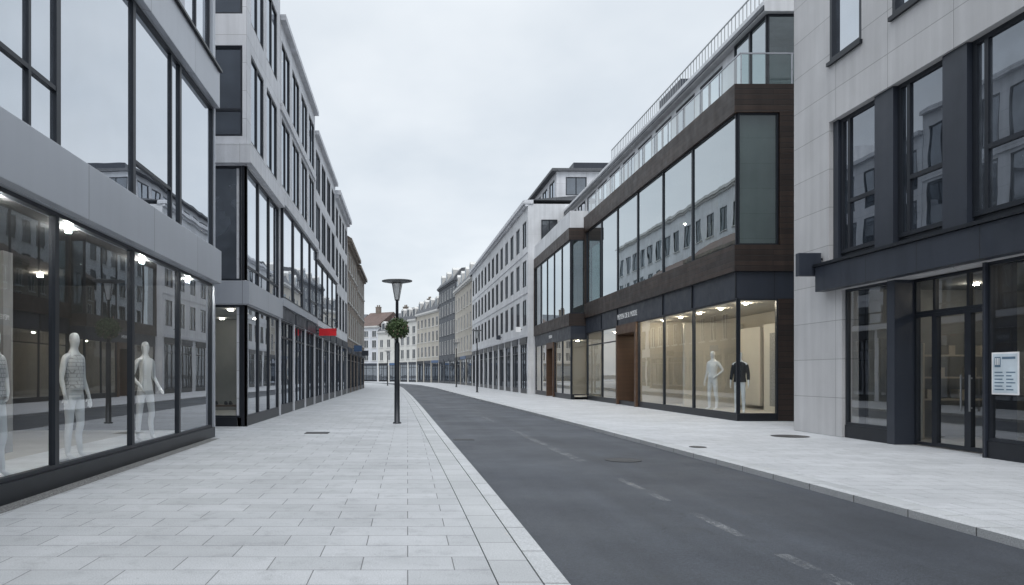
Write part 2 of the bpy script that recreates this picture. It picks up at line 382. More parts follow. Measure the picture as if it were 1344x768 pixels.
# ------------------------------------------------------------ LEFT building 2
b=Bld('office_building','pale stone office building with dark glazed corner and shop',(-4.6,20.9),(-4.6,26.4))
Ln=b.Len
ops=[(.06,Ln-.1,0,3.48),(.06,Ln-.1,4.17,7.46),(.6,2.5,8.3,10.9),(3.0,4.9,8.3,10.9),(.6,2.5,11.8,14.2),(3.0,4.9,11.8,14.2)]
b.wall(15.3,ops,'white_stone',rev=.3,side0=[(.06,3.0,0,3.48),(.06,3,4.17,7.46),(.12,1.9,8.3,10.9),(.12,1.9,11.8,14.2)])
b.box('plinth',.06,Ln-.1,.03,.28,0,.25,'dark'); b.box('plinth',.03,.28,.283,3.0,0,.25,'dark')
b.box('corner_column',.0,.16,.0,.16,.0,3.47,'dark'); b.box('corner_column',.0,.14,.0,.14,4.18,7.45,'dark')
for a,c in ((.16,1.9),(1.9,3.65),(3.65,Ln-.1)):
    b.window(a,c,.252,3.478,y=.08,fr=.06,gl='g_shop',name='shop_window')
    b.window(a,c,4.172,7.458,y=.08,fr=.06,gl='g_coat',tr=(.14,))
b.window(.16,1.55,.252,3.478,y=.08,fr=.06,gl='g_clear',face='side0',name='shop_window'); b.window(1.55,3.0,.252,3.478,y=.08,fr=.06,gl='g_clear',face='side0',name='shop_window')
b.window(.16,3.0,4.172,7.458,y=.08,fr=.06,mu=(.5,),gl='g_dark',face='side0')
b.interior(.1,Ln-.1,.2,3.45,.12,3.0,wm='in_mid',lights=3,sides=(0,1),lm='lightsoft')
b.box('fascia',-.10,Ln,-.10,-.002,3.5,4.15,'silver'); b.box('fascia',-.10,-.002,0,5,3.5,4.15,'silver')
b.box('fascia',-.16,Ln,-.16,-.002,7.5,8.05,'white_stone'); b.box('fascia',-.16,-.002,0,5,7.5,8.05,'white_stone')
for z0,z1 in ((8.3,10.9),(11.8,14.2)):
    for a in (.6,3.0):
        b.window(a,a+1.9,z0,z1,y=.06,fr=.07,mu=(.5,),gl='g_dark')
    b.window(.12,1.9,z0,z1,y=.1,fr=.07,mu=(.5,),tr=(.3,),gl='g_dark',face='side0')
b.box('cornice',-.12,Ln,-.14,.3,15.302,15.5,'white_stone')
b.boxes('display_table',[(.35,1.0,.3,2.4,.55,.6),(.4,.45,.35,.4,.2,.55),(.9,.95,.35,.4,.2,.55),(.4,.45,2.3,2.35,.2,.55),(.9,.95,2.3,2.35,.2,.55)],'wood2')
# ------------------------------------------------------------ generic row building
def row(name,label,P0,P1,H,rows,bay,ww,wall,gh=3.6,shop='g_dark',cornice=None,roof=None,rh=3,depth=11,frame='frame',gl='g_old',bands=(),sillm=None,mu=(.5,),tr=(),signs=(),dorm=0,chim=0,pier=.5,shopbay=None,rev=.12,roofm='slate',inset=.06):
    b=Bld(name,label,P0,P1); Ln=b.Len
    n=max(1,int(round(Ln/bay))); bw=Ln/n
    sb=shopbay or bay*2; ns=max(1,int(round(Ln/sb))); sw=Ln/ns
    ops=[]
    for i in range(n):
        for (z0,z1) in rows: ops.append((bw*i+(bw-ww)/2,bw*i+(bw+ww)/2,z0,z1))
    for i in range(ns): ops.append((sw*i+pier/2,sw*(i+1)-pier/2,0,gh-.45))
    b.wall(H,ops,wall,depth=depth,rev=rev)
    for i in range(n):
        for (z0,z1) in rows:
            b.window(bw*i+(bw-ww)/2,bw*i+(bw+ww)/2,z0,z1,y=inset,fr=.07,mu=mu,tr=tr,gl=gl,fm=frame,sill=sillm)
    for i in range(ns):
        a,c=sw*i+pier/2,sw*(i+1)-pier/2
        b.box('plinth',a,c,.05,rev,0,.3,'dark')
        b.window(a,c,.302,gh-.45,y=.09,fr=.07,mu=(.34,.67) if i%2 else (.3,.5,.8),gl=shop,name='shop_window',tr=(.8,))
        b.box('shop_fascia',a,c,-.06,.08,gh-.448,gh-.02,signs[i%len(signs)] if signs else 'darkpanel')
    for z0,z1,d,mt in bands: b.box('string_course',-.01,Ln+.01,-d,-.002,z0,z1,mt)
    if cornice: 
        b.box('cornice',-.08,Ln+.08,-.35,.4,H+.002,H+.28,cornice); b.box('cornice',-.04,Ln+.04,-.2,-.003,H-.18,H-.001,cornice)
    top0=H+(.28 if cornice else .005)
    if roof:
        y0=-.3 if cornice else -.1
        if roof=='gable':
            v=[(-.05,y0,top0),(Ln+.05,y0,top0),(Ln+.05,depth,top0),(-.05,depth,top0),(-.05,depth/2,top0+rh),(Ln+.05,depth/2,top0+rh)]
            f=[(0,1,5,4),(2,3,4,5),(1,2,5),(3,0,4),(3,2,1,0)]; sl=rh/(depth/2-y0)
        else:
            v=[(-.02,y0,top0),(Ln+.02,y0,top0),(Ln+.02,depth,top0),(-.02,depth,top0),(-.02,y0+1.3,top0+rh*.75),(Ln+.02,y0+1.3,top0+rh*.75),(Ln+.02,depth-1.3,top0+rh*.75),(-.02,depth-1.3,top0+rh*.75),(-.02,depth/2,top0+rh),(Ln+.02,depth/2,top0+rh)]
            f=[(0,1,5,4),(4,5,9,8),(8,9,6,7),(7,6,2,3),(1,2,6,9,5),(0,4,8,7,3),(3,2,1,0)]; sl=rh*.75/1.3
        r=obj('roof',mesh('roof',v,f,M[roofm]),b.e)
        for i in range(dorm):
            cx=Ln*(i+.5)/dorm; dy=y0+.35; dz=top0+.35*sl*0.8; hh=min(1.4,rh*.55); dd=hh/sl+.5 if sl>1 else hh/sl
            vv=[(cx-.6,dy,dz),(cx+.6,dy,dz),(cx+.6,dy,dz+hh),(cx-.6,dy,dz+hh),(cx,dy,dz+hh+.4),
                (cx-.6,dy+dd,dz),(cx+.6,dy+dd,dz),(cx+.6,dy+dd,dz+hh),(cx-.6,dy+dd,dz+hh),(cx,dy+dd+.3,dz+hh+.4)]
            ff=[(0,1,2,4,3),(1,6,7,2),(5,0,3,8),(3,4,9,8),(4,2,7,9)]
            d=obj('dormer',mesh('dormer',vv,ff,M['trim' if roofm=='slate' else wall]),r)
            wv,wf=boxes_vf([(cx-.38,cx+.38,dy-.02,dy+.02,dz+.15,dz+hh-.05)]); obj('dormer_window',mesh('dw',wv,wf,M['g_old']),d)
        for i in range(chim):
            cx=Ln*(i+.35)/max(1,chim); cy=depth*.5; zt=top0+rh
            bs=[(cx-.5,cx+.5,cy-.35,cy+.35,zt-1,zt+1.1),(cx-.56,cx+.56,cy-.41,cy+.41,zt+1.1,zt+1.22)]
            for k in (-.25,.25): bs.append((cx+k-.1,cx+k+.1,cy-.1,cy+.1,zt+1.22,zt+1.6))
            b.boxes('chimney',bs,'brown',r)
    return b
Lf=-4.6
b3=row('office_building','white stone office building with tall dark windows and glazed base',(Lf,26.43),(Lf,36.3),14.3,[(8.4,10.9),(11.5,13.7)],2.45,1.85,'white_stone',gh=3.95,shopbay=3.3,pier=.3,bands=((3.97,4.25,.14,'silver'),(7.6,8.04,.2,'white_stone'),(11.05,11.3,.07,'white_stone')),shop='g_dark',gl='g_dark')
def glazed(b,z0,z1,n,gl='g_coat',y=-.06):
    w=b.Len/n
    for i in range(n): b.window(w*i+.05,w*(i+1)-.05,z0,z1,y=y,fr=.06,gl=gl,tr=(.2,) if i%2 else ())
glazed(b3,4.27,7.58,4)
b3.box('cornice',0,b3.Len,-.2,.3,14.302,14.5,'white_stone')
b4=row('office_building','white stone office block with stepped roofline and dark windows',(Lf,36.33),(Lf,46.5),13.4,[(8.0,10.2),(10.8,12.8)],2.5,1.8,'white_stone',gh=3.9,shopbay=3.4,pier=.3,bands=((3.92,4.2,.14,'white_stone'),(7.2,7.58,.2,'white_stone')),gl='g_dark')
glazed(b4,4.22,7.18,4,'g_coat'); b4.box('cornice',0,b4.Len,-.2,.3,13.402,13.6,'white_stone')
b5=row('office_building','pale stone commercial building with regular dark windows',(Lf,46.53),(Lf,55.8),12.9,[(4.5,6.8),(7.6,9.7),(10.4,12.3)],2.3,1.5,'white',gh=3.9,pier=.4,cornice='white_stone',gl='g_dark')
b6=row('townhouse','old brown stone townhouse with cornice and tiled roof',(Lf,55.83),(Lf,67),11.6,[(4.3,6.4),(7.1,9),(9.5,11)],2.2,1.1,'brown',cornice='brown',roof='gable',rh=1.6,roofm='redtile',sillm='trim',frame='trim',depth=4.2)
b7=row('townhouse','old brown townhouse with pale window frames and cornice',(Lf,67.03),(Lf,77.5),11.2,[(4.3,6.3),(7,8.8),(9.2,10.7)],2.1,1.1,'brown',cornice='brown',roof='gable',rh=1.5,roofm='redtile',sillm='trim',frame='trim',depth=4.2)
b8=row('office_building','unseen tall white building with windows, added for reflections in the glass opposite',(-9.0,56),(-9.0,104),19.0,[(4.6,6.9),(8.1,10.4),(11.6,13.9),(15.1,17.4)],3.0,1.7,'white',cornice='trim',sillm='trim')  # hidden behind the brown row, added so the glazing opposite mirrors a facade

# ------------------------------------------------------------ RIGHT building 1 (grey stone)
b=Bld('stone_office_building','grey stone office building with dark metal windows and canopy',(10.3,19.5),(10.3,-1))
Ln=b.Len; W1=[1.85+2.06*k for k in range(8)]
ops=[(1.62,18.5,4.15,7.65),(2.15,18.5,0,3.5)]
up=[]
for k in range(8):
    x0=1.65+2.3*k; ops+= [(x0,x0+1.25,9.1,11.7),(x0,x0+1.25,13,15.4)]; up.append(x0)
b.wall(17,ops,'stone',rev=.4)
b.box('fascia_panel',1.62,18.5,.2,.4,4.15,4.40,'dark')
for k,x0 in enumerate(W1):
    b.window(x0,x0+1.4,4.402,7.648,y=.2,fr=.09,mu=(.22,),tr=(.37,),partial=1,gl='g_dark')
    b.box('pilaster',x0+1.42,x0+2.04 ,.06,.4,4.152,7.648,'darkpanel')
b.box('pilaster',1.63,1.83,.1,.4,4.152,7.648,'darkpanel')
b.box('canopy',1.45,18.6,-.25,-.003,3.52,4.13,'darkpanel',bevel=.015)
b.box('canopy_trim',1.43,18.6,-.30,-.003,4.132,4.2,'dark')
for x0 in up:
    for z0,z1 in((9.1,11.7),(13,15.4)):
        b.window(x0,x0+1.25,z0,z1,y=.1,fr=.09,mu=(),tr=(),gl='g_coat',dep=.1)
        b.box('sill',x0-.04,x0+1.29,-.07,-.002,z0-.1,z0-.01,'dark')
b.window(2.17,3.72,.302,3.498,y=.12,fr=.06,gl='g_shop',name='shop_window'); b.box('plinth',2.17,3.72,.06,.3,0,.3,'dark')
b.box('column',3.74,3.98,.03,.50,0,3.5,'darkpanel')
hv,hf=boxes_vf([(-.012,.012,-.10,-.075,-.35,.35),(-.012,.012,-.075,-.045,-.3,-.27),(-.012,.012,-.075,-.045,.27,.3)]); hm=mesh('handle',hv,hf,M['railgrey'])
b.window(3.98,4.55,.02,2.75,y=.5,fr=.06,gl='g_shop',name='side_light')
d=b.window(4.55,5.45,.02,2.75,y=.5,fr=.08,gl='g_shop',name='door',mu=()); obj('handle',hm,d,(.34,0,-.25))
d=b.window(5.45,6.35,.02,2.75,y=.5,fr=.08,gl='g_shop',name='door'); obj('handle',hm,d,(-.34,0,-.25))
b.window(3.98,6.35,2.752,3.498,y=.5,fr=.06,gl='g_shop',name='transom_window',mu=(.24,.62))
b.box('entrance_wall',6.353,6.42,.03,.6,0,3.498,'darkpanel')
b.window(6.42,9.4,.302,3.498,y=.12,fr=.06,gl='g_shop',name='shop_window'); b.box('plinth',6.42,18.4,.06,.3,0,.3,'dark')
for q in range(3): b.window(9.4+3*q,12.4+3*q,.302,3.498,y=.12,fr=.06,gl='g_shop',name='shop_window')
b.interior(2.17,18.4,.015,3.49,.62,6.5,wm='in_mid',name='shop_interior',lights=6,lm='lightpanel',lr=.05,rows=(.25,))
for (px,py) in ((2.6,1.4),(4.4,2.8),(7.2,1.6)):
    b.boxes('shelf_unit',[(px,px+.35,py,py+1.8,.9,.94),(px,px+.35,py,py+1.8,1.4,1.44),(px,px+.35,py,py+1.8,1.9,1.94),(px,px+.35,py-.04,py,.02,2.2),(px,px+.35,py+1.8,py+1.84,.02,2.2)]+[(px+.05,px+.3,py+.1+.24*k,py+.25+.24*k,.942+.5*(k%3),1.15+.5*(k%3)) for k in range(7)],'in_wall')
s=Bld('projecting_sign','dark square box sign projecting from the stone pier',(9.68,18.1),(10.3,18.1),'sign')
v,f=boxes_vf([(0,.56,0,.16,3.93,4.5)]); o=obj('sign_box',mesh('s',v,f,M['darkpanel']),s.e); bb=o.modifiers.new('b','BEVEL'); bb.width=.012; bb.segments=2
s.boxes('bracket',[(.56,.62,.05,.11,4.05,4.1),(.56,.62,.05,.11,4.33,4.38)],'dark')
bp=Bld('poster','blue and white information poster stuck on shop glass',(10.365,12.98),(10.365,12.38),'poster')
bp.box('sheet',0,.58,0,.008,1.14,1.88,'signwhite')
M['pblue']=plain('poster_pale_blue',(.56,.63,.68),.6); M['pdark']=plain('poster_ink',(.10,.17,.24),.6)
bp.box('printed_area',.03,.55,-.003,-.001,1.17,1.85,'pblue')
bp.box('printed_block',.07,.20,-.006,-.004,1.62,1.80,'pdark')
bs=[(.23,.51,-.006,-.004,1.76,1.80)]
for r_ in range(6): bs+= [(.07,.27-.03*(r_%2),-.006,-.004,1.22+.06*r_,1.24+.06*r_),(.32,.51-.04*((r_+1)%3),-.006,-.004,1.22+.06*r_,1.24+.06*r_)]
bp.boxes('printed_text',bs,'pdark')
bp.boxes('printed_figures',[(.09+.035*k,.11+.035*k,-.009,-.007,1.66,1.78) for k in range(3)],'signwhite')

# ------------------------------------------------------------ RIGHT building 2
b=Bld('department_store','dark wood and glass department store with roof terrace',(10.5,42.9),(10.5,23.3))
Ln=b.Len; mx_=[0,3.4,6.4,9.6,12.9,16.0,19.6]
b.box('cladding',-.1,Ln+.12,-.14,10,4.76,5.6,'wood'); b.box('cladding',-.1,Ln+.12,-.14,10,9.8,10.7,'wood')
b.box('cladding',Ln-.1,Ln+.117,1.3,10,5.602,9.798,'wood'); b.box('cladding',-.1,.12,-.137,10,5.602,9.798,'wood')
b.box('fascia',-.05,Ln+.03,-.03,9.9,3.9,4.758,'darkpanel'); b.box('end_wall',Ln-.2,Ln+.02,1.3,9.8,0,3.898,'wood')
b.box('end_wall',-.04,.1,0,9.8,0,3.898,'dark')
b.box('plinth',0.1,Ln+.01,-.01,.2,0,.2,'dark'); b.box('plinth',Ln-.2,Ln+.008,.203,1.298,0,.2,'dark')
for i in range(6):
    a,c=mx_[i],mx_[i+1]
    b.window(max(a,.12),c,5.602,9.798,y=.0,fr=.05,gl='g_teal')
    if i==2:
        continue
    b.window(max(a,.1),c,.202,3.898,y=.03,fr=.055,gl='g_clear',name='shop_window',tr=(.80,) if i<2 else ())
    b.boxes('mullion',[(c-.03,c+.03,-.07,-.033,3.92,4.74)],'dark')
b.window(.0,1.28,5.602,9.798,y=-.02,fr=.05,gl='g_teal2',face='side1'); b.window(.03,1.28,.202,3.898,y=-.0,fr=.05,gl='g_clear',face='side1',name='shop_window')
b.boxes('portal',[(6.4,6.62,-.12,1.0,.0,3.45),(9.38,9.6,-.12,1.0,.0,3.45),(6.4,9.6,-.12,1.0,3.452,3.89)],'wood2')
d=b.window(6.62,8.0,.02,3.45,y=.9,fr=.08,gl='g_clear',name='door',fm='wood2'); obj('handle',hm,d,(.5,0,-.5))
d=b.window(8.0,9.38,.02,3.45,y=.9,fr=.08,gl='g_clear',name='door',fm='wood2'); obj('handle',hm,d,(-.5,0,-.5))
b.interior(.12,6.38,.15,3.88,.1,3.8,lights=2,rows=(.3,),lm='lightpanel',lr=.07,wm='in_wall'); b.interior(6.42,9.58,.015,3.44,1.02,4,wm='in_mid',lights=1,lm='lightpanel')
b.interior(9.62,Ln-.22,.15,3.88,.1,3.4,lights=5,sides=(1,0),rows=(.22,),wm='in_wall',lr=.045,lm='lightdisp')
b.boxes('display_partition',[(12.6,12.75,.9,3.3,.16,3.6)],'in_pale')
b.boxes('display_backdrop',[(16.2,19.3,2.5,2.58,.16,3.3)],'in_pale'); b.boxes('display_backdrop',[(10.0,12.4,2.7,2.78,.16,3.2)],'in_wall')
b.box('picture_panel',Ln-1.75,Ln-.65,1.9,1.95,.4,2.9,'greycloth')
b.box('wall_panel',13.3,15.2,2.85,2.95,.3,3.3,'in_pale')
b.interior(.13,Ln-.12,5.61,9.79,.1,6,wm='in_mid',fm='in_mid',name='upper_interior',lights=4,lm='lightpanel',rows=(.8,),lr=.05)  # lamps up here are added to brighten the dark rooms behind the glass
for i in range(1,6): b.box('inner_column',mx_[i]-.18,mx_[i]+.18,1.0,1.36,5.612,9.788,'concrete')
b.boxes('inner_wall',[(3.6,6.2,2.5,2.6,5.62,9.7),(13.1,15.6,3.1,3.2,5.62,9.7)],'in_wall')
b.boxes('inner_blind',[(Ln-.6,Ln-.5,.85,1.2,5.65,9.6)],'in_pale')
text(b.e,'MEYEN DE & MODE',.36,(8.0,-.045,4.3),(R(90),0,0),'signwhite')
npn=12; w=(Ln)/npn
for i in range(npn):
    v=[(-w/2+.03,0,-.5),(w/2-.03,0,-.5),(w/2-.03,0,.5),(-w/2+.03,0,.5)]
    if i==0: pm=mesh('pane',v,[(0,1,2,3)],M['g_rail']); vv,ff=boxes_vf([(-w/2+.03,w/2-.03,-.02,.02,.5,.54),(-w/2,-w/2+.03,-.02,.02,-.52,.54)]); rm=mesh('rail',vv,ff,M['silver'])
    o=obj('balustrade_panel',pm,b.e,(w*(i+.5),.12,11.23)); obj('rail',rm,o)
for k in range(2):
    o=obj('balustrade_panel',pm,b.e,(Ln-.08,.12+w*(k+.5)+.02,11.23),math.pi/2); obj('rail',rm,o)
pl=-17.5
xs=pl+.6
pw=[]
while xs<Ln-5.6: pw.append((xs,xs+2.1)); xs+=2.7
pops=[(a,c,10.9,13.3) for a,c in pw]
b.wall(13.5,pops,'white',x0=pl,x1=Ln-3.5,z0=10.705,depth=9,yoff=1.55,name='penthouse',rev=.08)
for a,c in pw: b.window(a,c,10.9,13.3,y=1.58,fr=.06,mu=(.4,),gl='g_coat' if int(a*3)%3 else 'g_dark')
for a,c in ((Ln-3.5,Ln-2.3),(Ln-2.3,Ln-1.1)): b.window(a,c,10.71,13.49,y=1.5,fr=.05,gl='g_teal')
b.window(1.5,3.4,10.71,13.49,y=1.1,fr=.05,gl='g_teal2',face='side1')
b.box('penthouse_core',Ln-3.4,Ln-1.2,3.9,8.8,10.71,13.49,'in_mid')
b.box('roof_slab',pl-.3,Ln-.9,1.3,9.3,13.503,13.9,'white',bevel=.02)
b.box('roof_edge',pl-.3,Ln-.89,1.26,1.297,13.55,13.7,'darkpanel')
bs=[]; xx=0
while xx<Ln-1.1:
    bs.append((xx,xx+.02,1.45,1.47,13.9,14.6)); xx+=.3
bs+=[(0,Ln-1.1,1.44,1.48,14.6,14.64),(0,Ln-1.1,1.45,1.47,14.02,14.04)]
yy=1.8
while yy<8: bs.append((Ln-1.12,Ln-1.10,yy,yy+.02,13.9,14.6)); yy+=.3
bs.append((Ln-1.13,Ln-1.09,1.49,8.2,14.6,14.64))
b.boxes('railing',bs,'railgrey')
b.boxes('roof_plant_room',[(4,7,2.9,6,13.902,16.0)],'g_dark' if False else 'darkpanel'); b.boxes('roof_plant_room',[(-6,-3,3.0,6,13.902,15.7)],'white')
# ------------------------------------------------------------ RIGHT building 3
b=Bld('shop_building','smaller dark wood and glass shop pavilion with white terrace above',(9.6,54.95),(9.6,43.03))
Ln=b.Len
b.box('cladding',-.05,Ln+.05,-.12,8,4.35,5.05,'wood'); b.box('cladding',-.05,Ln+.05,-.12,8,9.4,10.1,'wood')
b.box('cladding',-.05,.1,-.117,8,5.052,9.398,'wood')
b.box('fascia',0,Ln+.02,-.02,8,3.6,4.348,'darkpanel'); b.box('end_wall',0,.1,0,8,0,3.598,'dark')
for i in range(5):
    a,c=Ln*i/5,Ln*(i+1)/5
    b.window(max(.1,a),c,5.052,9.398,y=0,fr=.06,gl='g_teal')
    if i!=2: b.window(max(.1,a),c,.25,3.598,y=.03,fr=.06,gl='g_clear',name='shop_window'); b.box('plinth',max(.1,a),c,0,.2,0,.248,'dark')
a,c=Ln*.4,Ln*.6
b.boxes('portal',[(a,a+.2,-.1,1,0,3.2),(c-.2,c,-.1,1,0,3.2),(a,c,-.1,1,3.202,3.59)],'wood2')
b.window(a+.2,c-.2,.02,3.2,y=.85,fr=.08,mu=(.5,),gl='g_clear',name='door',fm='wood2')
b.window(.03,1.6,5.052,9.398,y=0,fr=.06,gl='g_teal2',face='side1'); b.window(.03,1.6,.25,3.598,y=0,fr=.06,gl='g_clear',face='side1',name='shop_window')
b.interior(.12,Ln*.4-.02,.15,3.59,.1,3,lights=1,rows=(.3,),lm='lightpanel'); b.interior(Ln*.6+.02,Ln-.05,.15,3.59,.1,3,lights=1,sides=(1,0),rows=(.3,)); b.interior(.12,Ln-.05,5.06,9.39,.1,5,wm='in_mid',fm='in_mid',lights=0,name='upper_interior',sides=(1,0)); b.interior(a+.2,c-.2,.015,3.2,1.02,3,wm='in_mid',lights=1,rows=(.3,),lm='lightsoft')
b.box('parapet',-.05,Ln+.02,-.05,.1,10.102,11.1,'white'); b.box('parapet',Ln-.1,Ln+.018,.103,2.3,10.102,11.1,'white')
text(b.e,'MODEN',.30,(Ln*.5,-.035,3.98),(R(90),0,0),'signwhite')
# ------------------------------------------------------------ RIGHT building 4
b=row('stone_commercial_building','long white stone building with three rows of windows over arcade shops',(8.2,93),(9.05,55),14.3,[(5.2,7.2),(8.2,10.2),(11.2,13.2)],2.9,1.6,'white',gh=4.3,shopbay=3.9,pier=.9,cornice='white_stone',roof='gable',rh=.5,depth=11,bands=((4.32,4.55,.10,'white_stone'),(7.62,7.72,.04,'white_stone'),(10.65,10.75,.04,'white_stone')),signs=('darkpanel','dark'),rev=.12,inset=.07,shop='g_old')
for k in (1.0,3.2): b.window(k,k+1.2,11.2,13.1,y=-.06,fr=.07,mu=(.5,),gl='g_old',face='side1')
ws=[(14+2.6*k,15.9+2.6*k,15.1,16.5) for k in range(9)]
b.wall(16.9,ws,'white_stone',x0=12,x1=b.Len-.6,z0=14.6,yoff=2.3,depth=9,name='setback_storey',rev=.1,side1=[(3.0,4.6,15.1,16.5),(5.4,7.0,15.1,16.5)])
for q in ws: b.window(*q,y=2.36,fr=.07,mu=(.5,),gl='g_dark')
for q in ((3.0,4.6),(5.4,7.0)): b.window(*q,15.1,16.5,y=.66,fr=.07,mu=(.5,),gl='g_dark',face='side1')
b.box('setback_roof',11.7,b.Len-.3,1.9,9.3,16.903,17.1,'slate')
b.box('setback_roof',16,b.Len-3,4.2,8.8,17.103,18.3,'darkpanel')
row('townhouse','beige stone townhouse with slate roof',(7.15,110),(8.2,93.1),13.6,[(4.6,6.7),(7.6,9.6),(10.6,12.5)],2.8,1.3,'beige',gh=4,cornice='trim',roof='mansard',rh=2.6,dorm=4,chim=1,sillm='trim',frame='trim',signs=('dark','blue','darkpanel'))
row('townhouse','dark slate clad corner building with steep roof',(5.3,124),(7.15,110.1),15.6,[(4.6,6.8),(7.7,9.8),(10.8,12.6),(13.2,14.8)],2.4,1.3,'greyslate',gh=4,cornice='greyslate',roof='mansard',rh=2.2,dorm=3,sillm='greyslate',frame='trim')
row('townhouse','beige townhouse with mansard roof and dormers',(1.7,137),(5.3,124.1),12.3,[(4.5,6.4),(7.2,9.0),(9.8,11.4)],2.4,1.2,'beige',gh=3.9,cornice='trim',roof='mansard',rh=3.2,dorm=4,chim=2,sillm='trim',frame='trim',signs=('dark','darkpanel','blue'))
row('townhouse','white townhouse with dark slate roof and dormers',(-1.6,143),(1.7,137.1),11.6,[(4.4,6.2),(7,8.7),(9.2,10.6)],2.2,1.2,'cream',gh=3.8,cornice='trim',roof='mansard',rh=3.2,dorm=3,chim=1,sillm='trim',frame='trim')
row('townhouse','cream rendered townhouse with gabled slate roof',(-6.0,148),(-1.6,143.1),9.8,[(4.2,6.0),(6.8,8.4)],2.0,1.0,'cream',gh=3.7,cornice='trim',roof='gable',rh=4.0,dorm=2,chim=1,sillm='trim',frame='trim',signs=('dark','blue'))
row('townhouse','pale grey townhouse with brown tiled roof',(-11,151.5),(-6.0,148.1),11.0,[(4.2,6.0),(6.8,8.4),(9,10.3)],2.3,1.1,'white_stone',gh=3.7,cornice='trim',roof='gable',rh=3.2,roofm='redtile',chim=1,sillm='trim',frame='trim')
row('townhouse','beige rendered townhouse with slate roof at the bend',(-20,156),(-11,151.6),10.2,[(4.2,6.0),(6.8,8.4)],2.3,1.2,'beige',gh=3.7,cornice='trim',roof='gable',rh=3.8,dorm=3,chim=1,sillm='trim',frame='trim')

# ------------------------------------------------------------ signs
s=Bld('projecting_sign','red illuminated sign projecting from shop front',(-4.55,36.6),(-3.6,36.6),'sign')
s.boxes('sign_box',[(.12,.98,0,.12,3.42,3.78)],'red'); s.boxes('bracket',[(0,.12,.04,.08,3.5,3.54),(0,.12,.04,.08,3.66,3.7)],'dark')
for (x,y,z,c,lb) in [(-4.5,60,3.6,'blue','small blue sign projecting over the pavement'),(-4.5,70,3.5,'darkpanel','small dark sign projecting over the pavement')]:
    s=Bld('projecting_sign',lb,(x,y),(x+.8,y),'sign'); s.boxes('sign_box',[(.1,.75,0,.1,z-.25,z+.25)],c); s.boxes('bracket',[(0,.1,.03,.07,z-.03,z+.03)],'dark')
for (x,y,z,c,lb) in [(9.0,57.5,5.0,'signwhite','small white sign projecting above arcade'),(8.75,68,4.9,'darkpanel','small dark sign projecting above arcade')]:
    s=Bld('projecting_sign',lb,(x-.5,y),(x,y),'sign'); s.boxes('sign_box',[(.0,.4,0,.1,z-.2,z+.2)],c); s.boxes('bracket',[(.4,.54,.03,.07,z-.03,z+.03)],'dark')

# ------------------------------------------------------------ street lamps
M['lampglass']=plain('frosted_lantern_glass',(.68,.69,.69),.3); M['shade']=plain('lamp_shade_metal',(.15,.155,.16),.5,.4)
def lamp(x,y,H,label,group):
    e=bpy.data.objects.new('street_lamp',None); col.objects.link(e); e.location=(x,y,0); top(e,label,'street lamp',group)
    k=H/4.39
    v,f=lathe([(.13,0),(.13,.03),(.085,.05),(.08,1.1),(.08,2.4),(.055,2.46)],20); v=[(a,c,z*k) for a,c,z in v]; obj('pole_sleeve',mesh('ps',v,f,M['dark'],True),e)
    v,f=lathe([(.05,2.4),(.045,3.7),(.06,3.73)],16); v=[(a,c,z*k) for a,c,z in v]; obj('pole',mesh('p',v,f,M['dark'],True),e)
    v,f=lathe([(.05,3.73),(.07,3.78),(.12,4.02),(.155,4.2),(.15,4.215)],20); v=[(a,c,z*k) for a,c,z in v]; obj('lantern',mesh('l',v,f,M['lampglass']),e)
    vv=[];ff=[]
    for i in range(4):
        a=2*math.pi*i/4+.6; c,s_=math.cos(a),math.sin(a); t=.006
        n=len(vv)
        for r,z in((.065,3.70),(.185,4.25)):
            for dx,dr in((-t,0),(t,0),(t,.012),(-t,.012)):
                vv.append(((r+dr)*c-dx*s_,(r+dr)*s_+dx*c,z*k))
        for q in range(4): ff.append((n+q,n+(q+1)%4,n+4+(q+1)%4,n+4+q))
    obj('lantern_arm',mesh('la',vv,ff,M['dark']),e)
    v,f=lathe([(.02,4.235),(.3,4.245),(.455,4.275),(.465,4.29),(.46,4.305),(.3,4.325),(.02,4.34)],40); v=[(a,c,z*k) for a,c,z in v]; obj('lamp_shade',mesh('sh',v,f,M['shade'],True),e)
    return e
lamp(-.32,22.2,4.42,'dark street lamp with dish shade and flower basket on pavement','street lamps')
lamp(5.7,60,5.2,'dark street lamp standing on pavement by the arcade','street lamps')
lamp(5.6,84,5.2,'dark street lamp standing on pavement by the arcade','street lamps')
lamp(-2.6,95,4.6,'dark street lamp on the far pavement','street lamps')
e=bpy.data.objects.new('flower_basket',None); col.objects.link(e); e.location=(-.32,22.2,2.88); top(e,'round hanging flower basket around the lamp pole','flower basket')
v,f=lathe([(.09,-.27),(.17,-.22),(.24,-.08),(.25,-.02),(.1,-.03)],20); obj('basket',mesh('bk',v,f,M['rubber'],True),e)
v,f=boxes_vf([(-.25,.25,-.01,.01,-.04,-.02),(-.01,.01,-.25,.25,-.06,-.04)]); obj('bracket',mesh('bkt',v,f,M['dark']),e)
def leaves(n,s,rad,seed):
    rnd=random.Random(seed); v=[];f=[]
    while len(f)<n:
        d=Vector((rnd.gauss(0,1),rnd.gauss(0,1),rnd.gauss(0,1))).normalized()
        lump=1+.07*math.sin(d.x*7+seed)+.07*math.sin(d.y*9+d.z*6)
        r=rad*lump*(.66+.38*rnd.random()); p=d*r; p.z=p.z*.95
        if math.hypot(p.x,p.y)<.07: continue
        a=Vector((rnd.gauss(0,1),rnd.gauss(0,1),rnd.gauss(0,1))).normalized(); c_=a.cross(d).normalized(); a=(a+d*.6).normalized()
        q=s*(.6+.8*rnd.random()); k=len(v)
        v+=[tuple(p-a*q*.2),tuple(p+a*q*.4+c_*q*.35),tuple(p+a*q*1.1),tuple(p+a*q*.4-c_*q*.35)]; f.append((k,k+1,k+2,k+3))
    return v,f
